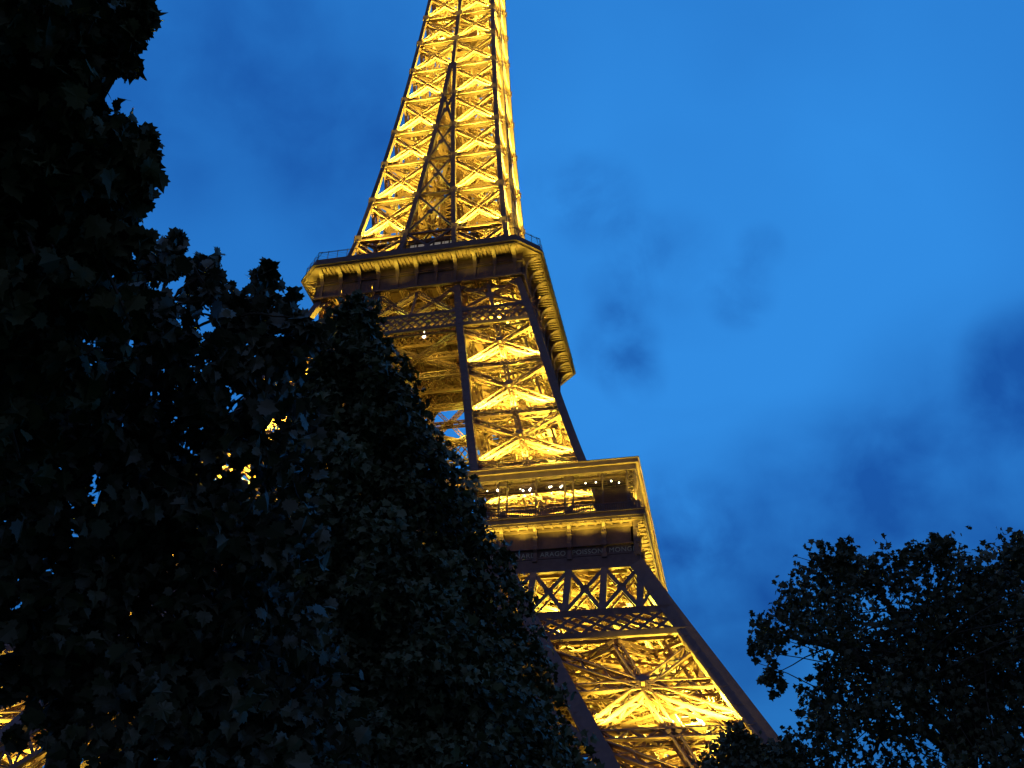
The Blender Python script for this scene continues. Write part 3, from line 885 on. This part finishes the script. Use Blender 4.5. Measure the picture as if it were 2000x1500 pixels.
# kiosk on the deck behind the rail
def kiosk():
    g = Geo()
    x0, x1, y0, y1 = -9.6, 7.6, -12.1, -6
    g.box((0, -8.6, 121.7), (23.5, 7.4, .5)); g.box(((x0 + x1) / 2, (y0 + y1) / 2, 122.4), (x1 - x0, y1 - y0, .9)); g.box(((x0 + x1) / 2, (y0 + y1) / 2 + .1, 124.3), (x1 - x0 - .3, y1 - y0 - .3, 2.9))
    v = [(x0 - .9, y0 - .7, 125.7), (x1 + .9, y0 - .7, 125.7), (x1 + .9, y1, 125.7), (x0 - .9, y1, 125.7), (x0 + 2.8, y0 + 1.6, 127.0), (x1 - 1.8, y0 + 1.6, 127.0), (x1 - 1.8, y1, 127.0), (x0 + 2.8, y1, 127.0)]
    g.poly(v, [(3, 2, 1, 0), (0, 1, 5, 4), (1, 2, 6, 5), (2, 3, 7, 6), (3, 0, 4, 7), (4, 5, 6, 7)])
    for x in np.linspace(x0, x1, 13): g.beams((x, y0 - .06, 122.9), (x, y0 - .06, 125.6), .2, .16)
    g.beams((x0, y0 - .12, 122.9), (x1, y0 - .12, 122.9), .2, .2); g.beams((x0 - .6, y0 - .4, 125.6), (x1 + .6, y0 - .4, 125.6), .5, .22)
    return g.mesh('kiosk', MDECK)
kk = kiosk()
g = Geo()
for x in np.linspace(-9.6, 7.6, 13)[4:-1]: g.box((x + .72, -11.98, 124.3), (1.2, .05, 2.0))
kw = g.mesh('kiosk_window', MWIN)
for k in range(4):
    obj('kiosk', kk, f2, k * HALF); 
    if k != 2: obj('kiosk_window', kw, f2, k * HALF)
# the floor seen from below: girders and deck plates
g = Geo()
g.box((0, 0, 115.1), (34.4, 34.4, .3))
for q in np.linspace(-15.5, 15.5, 11):
    truss(g, (q, -16.8, 112.6), (q, 16.8, 112.6), (0, 0, 1), .4, 1.8, -.9, .14, .08, 1.1)
    g.beams((-16.8, q, 114.6), (16.8, q, 114.6), .35, .5)
for q in np.linspace(-16.5, 16.5, 34): g.beams((q, -16.9, 114.88), (q, 16.9, 114.88), .12, .15)
obj('floor_girder', g.mesh('floor_girder', MI), f2)
g = Geo()   # deep lattice girders between the legs at the inner faces
for k in range(4):
    for y in (-6.8, -12.0):
        for z in (107.2, 110.6): g.beams(rot4((-17, y, z), k), rot4((17, y, z), k), .35, .45)
        X = np.arange(-16.8, 16.9, 1.1)
        for x in X:
            g.beams(rot4((x, y, 107.3), k), rot4((x + 3.2, y, 110.5), k), .22, .1, rot4((0, 1, 0), k)); g.beams(rot4((x + 3.2, y, 107.3), k), rot4((x, y, 110.5), k), .22, .12, rot4((0, 1, 0), k))
    for z in (104.0, 100.2): truss(g, rot4((-8, -7.6, z), k), rot4((8, -7.6, z), k), rot4((0, -1, 0), k), .9, .6, 0, .16, .09, .8)
    a = [rot4(p, k) for p in ((-7.5, -17.8, 100.2), (7.5, -17.8, 100.2), (7.6, -7.6, 100.2), (-7.6, -7.6, 100.2))]
    truss(g, a[0], a[2], (0, 0, 1), .7, .6, 0, .14, .08, .9); truss(g, a[1], a[3], (0, 0, 1), .7, .6, 0, .14, .08, .9)
obj('lattice_girder', g.mesh('lattice_girder', MI), f2)
g = Geo(); g.ball((-1.57, -6.87, 109), .3); g.cyl((-1.57, -6.87, 109.2), (-1.57, -6.87, 110.6), .05, .05, 5)
obj('hanging_lamp', g.mesh('hanging_lamp', MBULB), f2)
for k in range(4):
    if k == 2: continue
    for i in range(6):
        if i % 2 == 0: lamp(rot4((-15 + 6 * i + (.8 if i % 2 else 0), -20.0, 110.6), k), 260 * (1.5 if i % 3 else .7) * (1.5 if k == 1 else 1), .2, 2.3, .9, rot4((0, .05, 1), k))
    strip(rot4((0, -19.25, 109.3), k), 36, rot4((1, 0, 0), k), rot4((0, .03, 1), k), 620, .42)
    lamp(rot4((18.6, -18.6, 110.8), k), 1000, .2, 2.5, .9, rot4((.3, -.3, 1), k))
for k in range(4):
    lamp(rot4((0, -12, 101.5), k), 1800, .5)
    lamp(rot4((0, -15.5, 105), k), 900, .3)

# stone piers under the legs
g = Geo()
for cx in (H(0) - .8, I(0) + .8):
    for cy in (H(0) - .8, I(0) + .8):
        g.poly([(cx - 3, -cy - 3, -.2), (cx + 3, -cy - 3, -.2), (cx + 3, -cy + 3, -.2), (cx - 3, -cy + 3, -.2), (cx - 1.6, -cy - 1.6, 1.6), (cx + 1.6, -cy - 1.6, 1.6), (cx + 1.6, -cy + 1.6, 1.6), (cx - 1.6, -cy + 1.6, 1.6)],
               [(3, 2, 1, 0), (4, 5, 6, 7), (0, 1, 5, 4), (1, 2, 6, 5), (2, 3, 7, 6), (3, 0, 4, 7)])
pier = g.mesh('stone_pier', MSTONE)
for k in range(4): obj('stone_pier', pier, tower, k * HALF)

# ------------------------------------------------------------------ switch the lamps on
for (p, pw, rad, spot, blend, aim, col) in LAMPS:
    ld = bpy.data.lights.new('floodlight_beam', 'SPOT' if spot else 'POINT')
    ld.energy = pw; ld.color = col; ld.shadow_soft_size = rad
    if spot: ld.spot_size = spot; ld.spot_blend = blend
    o = bpy.data.objects.new('floodlight_beam', ld); COL.objects.link(o)
    o.location = tuple(p)
    if spot:
        o.rotation_euler = Vector(tuple(-aim)).to_track_quat('Z', 'Y').to_euler()
    o.parent = tower

for (c, ln, al, aim, pw, spread) in STRIPS:
    ld = bpy.data.lights.new('projector_row', 'AREA'); ld.shape = 'RECTANGLE'; ld.size = ln; ld.size_y = .22
    ld.energy = pw; ld.color = LIGHT_RGB; ld.spread = spread
    o = bpy.data.objects.new('projector_row', ld); COL.objects.link(o)
    z = -aim; x = unit(al - z * np.dot(al, z)); y = np.cross(z, x)
    o.matrix_world = Matrix(((x[0], y[0], z[0], c[0]), (x[1], y[1], z[1], c[1]), (x[2], y[2], z[2], c[2]), (0, 0, 0, 1)))
    o.parent = tower

# ------------------------------------------------------------------ ground
g = Geo()
g.poly([(-3000, -3000, 0), (3000, -3000, 0), (3000, 3000, 0), (-3000, 3000, 0)], [(0, 1, 2, 3)])
gr = obj('ground', g.mesh('ground', MGRASS)); tag(gr, 'dark park lawn under the trees and the tower', None, None, 'structure')

# ------------------------------------------------------------------ trees
MAPLE = np.array([(0, -.42), (.08, -.30), (.27, -.36), (.30, -.20), (.44, -.14), (.38, 0.0), (.49, .16), (.34, .17), (.30, .32), (.17, .30), (.10, .42), (.02, .60),
                  (-.09, .43), (-.18, .28), (-.31, .30), (-.33, .16), (-.47, .19), (-.39, .02), (-.45, -.12), (-.29, -.21), (-.28, -.35), (-.07, -.29)])
OVAL = np.array([(0, -.5), (.24, -.26), (.30, .02), (.18, .3), (0, .55), (-.18, .3), (-.30, .02), (-.24, -.26)])
LOBED = np.array([(0, -.4), (.36, -.3), (.28, -.05), (.5, .1), (.2, .2), (0, .52), (-.2, .2), (-.5, .1), (-.28, -.05), (-.36, -.3)])

def leaves(name, P, size, shape, mat, droop=0.35, flat=0.9, out=None):
    """one mesh of many separate leaves, each a folded fan"""
    n = len(P); m = len(shape)
    nr = rng.normal(size=(n, 3)) * (1, 1, flat) + (0, 0, .55)
    if out is not None: nr += out * 1.1
    nr /= np.linalg.norm(nr, axis=1)[:, None]
    tip = rng.normal(size=(n, 3)); tip[:, 2] -= droop * 2
    if out is not None: tip += out * 0.9
    tip -= nr * np.sum(tip * nr, 1)[:, None]; tip /= np.linalg.norm(tip, axis=1)[:, None]
    sd = np.cross(tip, nr)
    S = size * rng.uniform(.55, 1.3, n)
    fold = rng.uniform(-.15, .75, n)
    curl = rng.uniform(-.9, .3, n)
    X = shape[None, :, 0] * S[:, None]; Y = shape[None, :, 1] * S[:, None]
    Z = np.abs(X) * fold[:, None] + (Y ** 2) / size * curl[:, None]
    V = P[:, None, :] + sd[:, None, :] * X[..., None] + tip[:, None, :] * Y[..., None] + nr[:, None, :] * Z[..., None]
    V = np.concatenate([P[:, None, :], V], 1).reshape(-1, 3)
    idx = np.arange(m)
    tri = np.stack([np.zeros(m, int), 1 + idx, 1 + (idx + 1) % m], 1)
    loops = (np.arange(n)[:, None, None] * (m + 1) + tri[None]).ravel()
    return raw_mesh(name, V, loops, np.full(n * m, 3), mat)

def limb(g, pts, r0, r1, seg=8):
    pts = [np.asarray(p, float) for p in pts]
    n = len(pts); an = np.arange(seg) * 2 * math.pi / seg; V = []
    for i, p in enumerate(pts):
        d = unit(pts[min(i + 1, n - 1)] - pts[max(i - 1, 0)])
        x = unit(np.cross(d, (0.2, 0.97, 0.1))); y = np.cross(d, x)
        r = r0 + (r1 - r0) * i / (n - 1)
        V.append(p + (np.cos(an)[:, None] * x + np.sin(an)[:, None] * y) * r)
    f = []
    for i in range(n - 1):
        for j in range(seg): f.append((i * seg + j, i * seg + (j + 1) % seg, (i + 1) * seg + (j + 1) % seg, (i + 1) * seg + j))
    f.append(tuple(range((n - 1) * seg, n * seg)))
    g.poly(np.concatenate(V), f)

def smooth_path(pts, n=14, wob=0.0):
    pts = np.asarray(pts, float); t = np.linspace(0, len(pts) - 1, n)
    P = np.stack([np.interp(t, np.arange(len(pts)), pts[:, i]) for i in range(3)], 1)
    for _ in range(2): P[1:-1] = (P[:-2] + 2 * P[1:-1] + P[2:]) / 4
    if wob: P[1:-1] += rng.normal(size=(n - 2, 3)) * wob
    return P

def blob_points(blobs, dist, per_area, depth=1.0, jitter=.25, shell=.55):
    """leaf positions in clumps: (u, v, radius px, density) seen at that distance"""
    out = []
    for b in blobs:
        u, v, r = b[:3]; dn = b[3] if len(b) > 3 else 1.0; dd = b[4] if len(b) > 4 else 0.0
        d = dist + dd + rng.uniform(-jitter, jitter)
        c = at(u, v, d); R = r * d / FOC
        # a clump is made of twigs: small knots of leaves
        n = max(8, int(per_area * dn * math.pi * (R + .012 * dist) ** 2))
        nk = max(2, n // 9)
        k = rng.normal(size=(nk, 3)); k /= np.linalg.norm(k, axis=1)[:, None]
        k *= (rng.uniform(0, 1, nk) ** shell)[:, None] * R * (1, 1, 1)
        K = c + k * np.array([1, depth, 1])
        P = K[rng.integers(0, nk, n)] + rng.normal(size=(n, 3)) * min(.16 * R, .009 * dist)
        out.append(P)
    return np.concatenate(out)

def tree(label, crown_me, trunk_geo, base, group='trees in front of the tower', name='tree'):
    t = empty(name, base); tag(t, label, 'tree', group)
    tr = obj('trunk', trunk_geo.mesh('trunk', MBARK), t); cr = obj('crown', crown_me, t)
    for o in (tr, cr): o.location = tuple(-np.asarray(base))
    return t

def ground_below(p, dx=0, dy=0): return np.array([p[0] + dx, p[1] + dy, 0.0])

def twigs(g, joint, P, n, r0=.03, r1=.008):
    for p in P[rng.integers(0, len(P), n)]:
        m = (joint + p) / 2 + rng.normal(size=3) * .15 * np.linalg.norm(p - joint) * .4
        limb(g, smooth_path([joint, m, p], 7, .01), r0, r1, 5)

# 1 overhanging maple, top left, very near
b1 = [(-160, 40, 330), (40, 60, 150), (120, 90, 70), (-40, 300, 260), (110, 290, 120), (190, 320, 90), (245, 340, 62), (275, 320, 40), (60, 520, 220), (190, 480, 85), (232, 430, 50), (150, 205, 55, .7),
      (228, 40, 50), (235, 95, 36), (225, 110, 25), (262, 15, 26), (150, 20, 45, .6), (-120, 600, 330), (20, 660, 150, .8), (185, 570, 60, .6)]
b1 += [(215, 70, 30), (250, 60, 30), (285, 35, 18), (270, 60, 18), (240, 20, 30), (228, 120, 18), (205, 10, 40)]
P1 = blob_points(b1, 7.2, 420, 1.0, .5)
c1 = at(-420, 380, 7.6); base1 = ground_below(c1)
g = Geo(); limb(g, smooth_path([base1, (base1 + c1) / 2 + (.1, 0, 0), c1, at(-350, -300, 8.5)], 14, .02), .3, .12, 10)
for e in ((40, 80), (120, 300), (60, 520), (-150, 50), (200, 60)):
    limb(g, smooth_path([c1 + (0, 0, rng.uniform(-1, .6)), at(-180, e[1] + 60, 7.4), at(e[0], e[1], 7.2)], 10, .02), .07, .012, 6)
twigs(g, at(60, 330, 7.3), P1, 60); twigs(g, at(-60, 60, 7.3), P1, 50)
tree('dark large-leaved maple whose branches hang in from the upper left corner', leaves('crown', P1, .145, MAPLE, ML1, .8), g, base1)

# 2 maple below it, spiky top edge against the sky
b2 = [(315, 520, 55), (340, 475, 26), (395, 560, 62), (405, 520, 26), (465, 585, 55), (520, 575, 46), (517, 530, 20), (550, 600, 36), (245, 610, 105), (120, 760, 180), (340, 700, 120, .75), (460, 690, 95, .8), (560, 680, 80), (610, 650, 40),
      (300, 860, 190), (480, 850, 150), (60, 960, 210), (300, 1080, 200), (480, 1050, 170), (160, 1180, 170), (330, 1300, 200), (160, 1330, 110), (480, 1300, 190), (420, 1450, 190), (230, 1500, 120), (-120, 900, 260), (-120, 1200, 200), (560, 1450, 150), (60, 1260, 100, .6)]
b2 += [(70, 1420, 60, .5), (30, 1330, 60, .5)]
P2 = blob_points(b2, 8.8, 265, 1.0, .6)
s2 = at(150, 1200, 8.9); base2 = ground_below(at(135, 1480, 8.9), -.1, 0)
g = Geo(); limb(g, smooth_path([base2, at(138, 1480, 8.9), s2, at(230, 900, 8.9), at(330, 650, 8.8)], 20, .015), .16, .03, 9)
for e in ((480, 640), (540, 590), (330, 520), (60, 900), (470, 900), (480, 1250), (200, 620)):
    limb(g, smooth_path([at(190 + rng.uniform(-30, 60), 1000 + rng.uniform(-60, 200), 8.9), at((e[0] + 220) / 2, e[1] * .5 + 480, 8.9), at(e[0], e[1], 8.8)], 10, .015), .05, .01, 6)
for jt in ((300, 640), (430, 620), (500, 640), (240, 780), (420, 820)): twigs(g, at(*jt, 8.8), P2[np.argsort(np.linalg.norm(P2 - at(*jt, 8.8), axis=1))[:1200]], 14, .014, .005)
tree('dark maple with spiky leaves and sky showing through its top, left of the gallery', leaves('crown', P2, .145, MAPLE, ML2, .6), g, base2)

# 3 dense tapering hornbeam in the middle
D3 = 12.6
EDGE = [(600, 712, 696), (630, 752, 694), (690, 785, 692), (740, 822, 694), (800, 842, 696), (860, 868, 702), (915, 908, 712), (990, 955, 722), (1080, 982, 732), (1140, 1008, 738), (1215, 1036, 744), (1284, 1058, 750), (1350, 1082, 752), (1410, 1100, 754), (1476, 1132, 756), (1560, 1165, 756), (1700, 1200, 750), (1900, 1190, 740)]
axis, rad = [], []
for v, ur, uc in EDGE:
    c = at(uc, v, D3); axis.append(c); rad.append(max(.10, (ur - uc) * D3 / FOC - .21))
axis, rad = np.array(axis), np.array(rad)
order = np.argsort(axis[:, 2]); axis, rad = axis[order], rad[order]
ax0 = np.array([np.mean(axis[:, 0]), np.mean(axis[:, 1])])
n3 = 62000
zq = rng.uniform(axis[0, 2], axis[-1, 2] + .05, n3 * 2)
rq = np.interp(zq, axis[:, 2], rad)
keep = rng.uniform(0, rad.max(), n3 * 2) < rq + .3; zq, rq = zq[keep][:n3], rq[keep][:n3]
n3 = len(zq)
th = rng.uniform(0, 2 * math.pi, n3)
# bumps on the outline: shoots of leaves
bump = .15 * np.sin(th * 5 + zq * 2.1) + .12 * np.sin(th * 11 - zq * 4.3) + .10 * np.sin(zq * 9 + th * 3)
rr = rq * (rng.uniform(0, 1, n3) ** .28) * (1 + .10 * bump / .24) + np.minimum(bump, .14) * .9 + rng.normal(size=n3) * .05
AX = np.stack([np.interp(zq, axis[:, 2], axis[:, 0]), np.interp(zq, axis[:, 2], axis[:, 1])], 1)
outv = np.stack([np.cos(th), np.sin(th), np.full(n3, .25)], 1)
P3 = np.stack([AX[:, 0] + np.cos(th) * rr, AX[:, 1] + np.sin(th) * rr, zq], 1)
sh = []
for i in range(170):    # single shoots standing out of the crown
    z0, a = rng.uniform(axis[0, 2] + .5, axis[-1, 2]), rng.uniform(0, 6.28); r0 = np.interp(z0, axis[:, 2], rad)
    c = np.array([np.interp(z0, axis[:, 2], axis[:, 0]) + math.cos(a) * r0, np.interp(z0, axis[:, 2], axis[:, 1]) + math.sin(a) * r0, z0])
    d = unit((math.cos(a), math.sin(a), rng.uniform(.2, 1.3))); L = rng.uniform(.05, .2)
    sh.append(c + d * (rng.uniform(0, 1, 9)[:, None] * L) + rng.normal(size=(9, 3)) * .035)
sh = np.concatenate(sh); P3 = np.concatenate([P3, sh]); outv = np.concatenate([outv, np.tile((0, 0, .4), (len(sh), 1))])
base3 = np.array([axis[0, 0], axis[0, 1], 0.0])
g = Geo(); limb(g, smooth_path([base3, axis[0] , axis[len(axis) // 2], axis[-2]], 18, .01), .2, .02, 9)
for i in range(26):
    z0 = rng.uniform(axis[0, 2], axis[-3, 2]); a = rng.uniform(0, 6.28); c = np.array([np.interp(z0, axis[:, 2], axis[:, 0]), np.interp(z0, axis[:, 2], axis[:, 1]), z0]); r = np.interp(z0 + .8, axis[:, 2], rad)
    limb(g, smooth_path([c, c + (math.cos(a) * r * .5, math.sin(a) * r * .5, .5), c + (math.cos(a) * r * .9, math.sin(a) * r * .9, .8)], 7, .01), .04, .01, 5)
tree('dense dark green tree tapering to a point, in front of the tower platforms', leaves('crown', P3, .115, LOBED, ML3, .55, .9, outv * .8), g, base3)

# 4 broad tree at the right edge
D4 = 25.0
b4 = [(1605, 1098, 48), (1640, 1080, 34), (1560, 1150, 55), (1525, 1215, 52), (1498, 1245, 34), (1478, 1268, 16, .5), (1505, 1310, 30, .7), (1520, 1335, 20, .5), (1660, 1120, 66), (1630, 1200, 75), (1740, 1100, 52, .9), (1800, 1070, 36), (1835, 1060, 34), (1700, 1100, 40), (1850, 1150, 85), (1770, 1180, 70, .7), (1900, 1110, 50), (1950, 1090, 50), (1985, 1060, 45), (1940, 1180, 100),
      (1690, 1260, 80), (1770, 1270, 85, .9), (1850, 1260, 100), (1960, 1300, 120), (1620, 1300, 42, .7), (1600, 1365, 48, .75), (1655, 1350, 62, .6), (1610, 1430, 48, .8), (1650, 1440, 55), (1560, 1452, 34, .8), (1530, 1478, 32), (1570, 1500, 50, .9), (1720, 1370, 70, .9), (1800, 1360, 90), (1890, 1400, 110), (1720, 1470, 55, .35), (1790, 1480, 50, .3),
      (2060, 1180, 160), (2060, 1400, 170), (1980, 1470, 90), (1660, 1540, 90, .7), (1840, 1560, 100, .6), (1960, 1600, 150), (2200, 1300, 200)]
b4 += [(1972, 1095, 50), (1985, 1040, 22), (1650, 1062, 22), (1835, 1045, 22), (1600, 1068, 22), (1575, 1220, 40, .7)]
b4 = [(q[0], q[1] + (20 if q[0] < 1900 else 34) * max(0, min(1, (1400 - q[1]) / 250))) + tuple(q[2:]) for q in b4]
P4 = blob_points(b4, D4, 112, 1.6, 1.8, .6)
t4 = at(1890, 1450, D4); base4 = ground_below(t4, .2, 0)
g = Geo()
limb(g, smooth_path([base4, at(1880, 1560, D4), t4, at(1925, 1300, D4), at(1945, 1130, D4)], 24, .03), .42, .05, 10)
for pts, r in (([(1886, 1450), (1800, 1385), (1740, 1335), (1680, 1292), (1600, 1256), (1530, 1243)], .19), ([(1875, 1480), (1815, 1432), (1765, 1418), (1722, 1448), (1700, 1480)], .14), ([(1800, 1385), (1792, 1260), (1748, 1212), (1728, 1170), (1700, 1120)], .1),
               ([(1920, 1300), (1850, 1318), (1790, 1322), (1740, 1300)], .1), ([(1680, 1292), (1640, 1220), (1600, 1140)], .07), ([(1600, 1256), (1560, 1210), (1540, 1160)], .05), ([(1900, 1420), (1950, 1350), (2010, 1240)], .14), ([(1722, 1448), (1718, 1390), (1690, 1340)], .06), ([(1850, 1318), (1830, 1200), (1836, 1090)], .08), ([(1745, 1335), (1660, 1345), (1600, 1380)], .05), ([(1875, 1490), (1960, 1420), (2040, 1390)], .12)):
    limb(g, smooth_path([at(u, v, D4 + rng.uniform(-.3, .3)) for u, v in pts], 16, .03), r, .025, 7)
for q in range(5): twigs(g, at(*[(1640, 1260), (1800, 1250), (1920, 1200), (1680, 1400), (1760, 1330)][q], D4), P4, 26, .022, .007)
tree('broad loose-leaved tree with visible limbs, standing at the right edge', leaves('crown', P4, .155, LOBED, ML4, .3), g, base4)

# 5 far tree top before the foot of the leg
D5 = 40.0
b5 = [(1440, 1450, 28), (1425, 1475, 36), (1470, 1465, 28), (1508, 1480, 30), (1400, 1510, 36), (1480, 1515, 55), (1450, 1590, 110), (1540, 1560, 80), (1350, 1620, 90), (1400, 1560, 60)]
P5 = blob_points(b5, D5, 60, 1.2, 1.0)
base5 = ground_below(at(1450, 1600, D5))
g = Geo(); limb(g, smooth_path([base5, at(1450, 1640, D5), at(1448, 1480, D5)], 10, .04), .25, .04, 8); twigs(g, at(1450, 1560, D5), P5, 50, .04, .012)
tree('small far tree top against the golden foot of the tower leg', leaves('crown', P5, .24, LOBED, ML4, .3), g, base5)
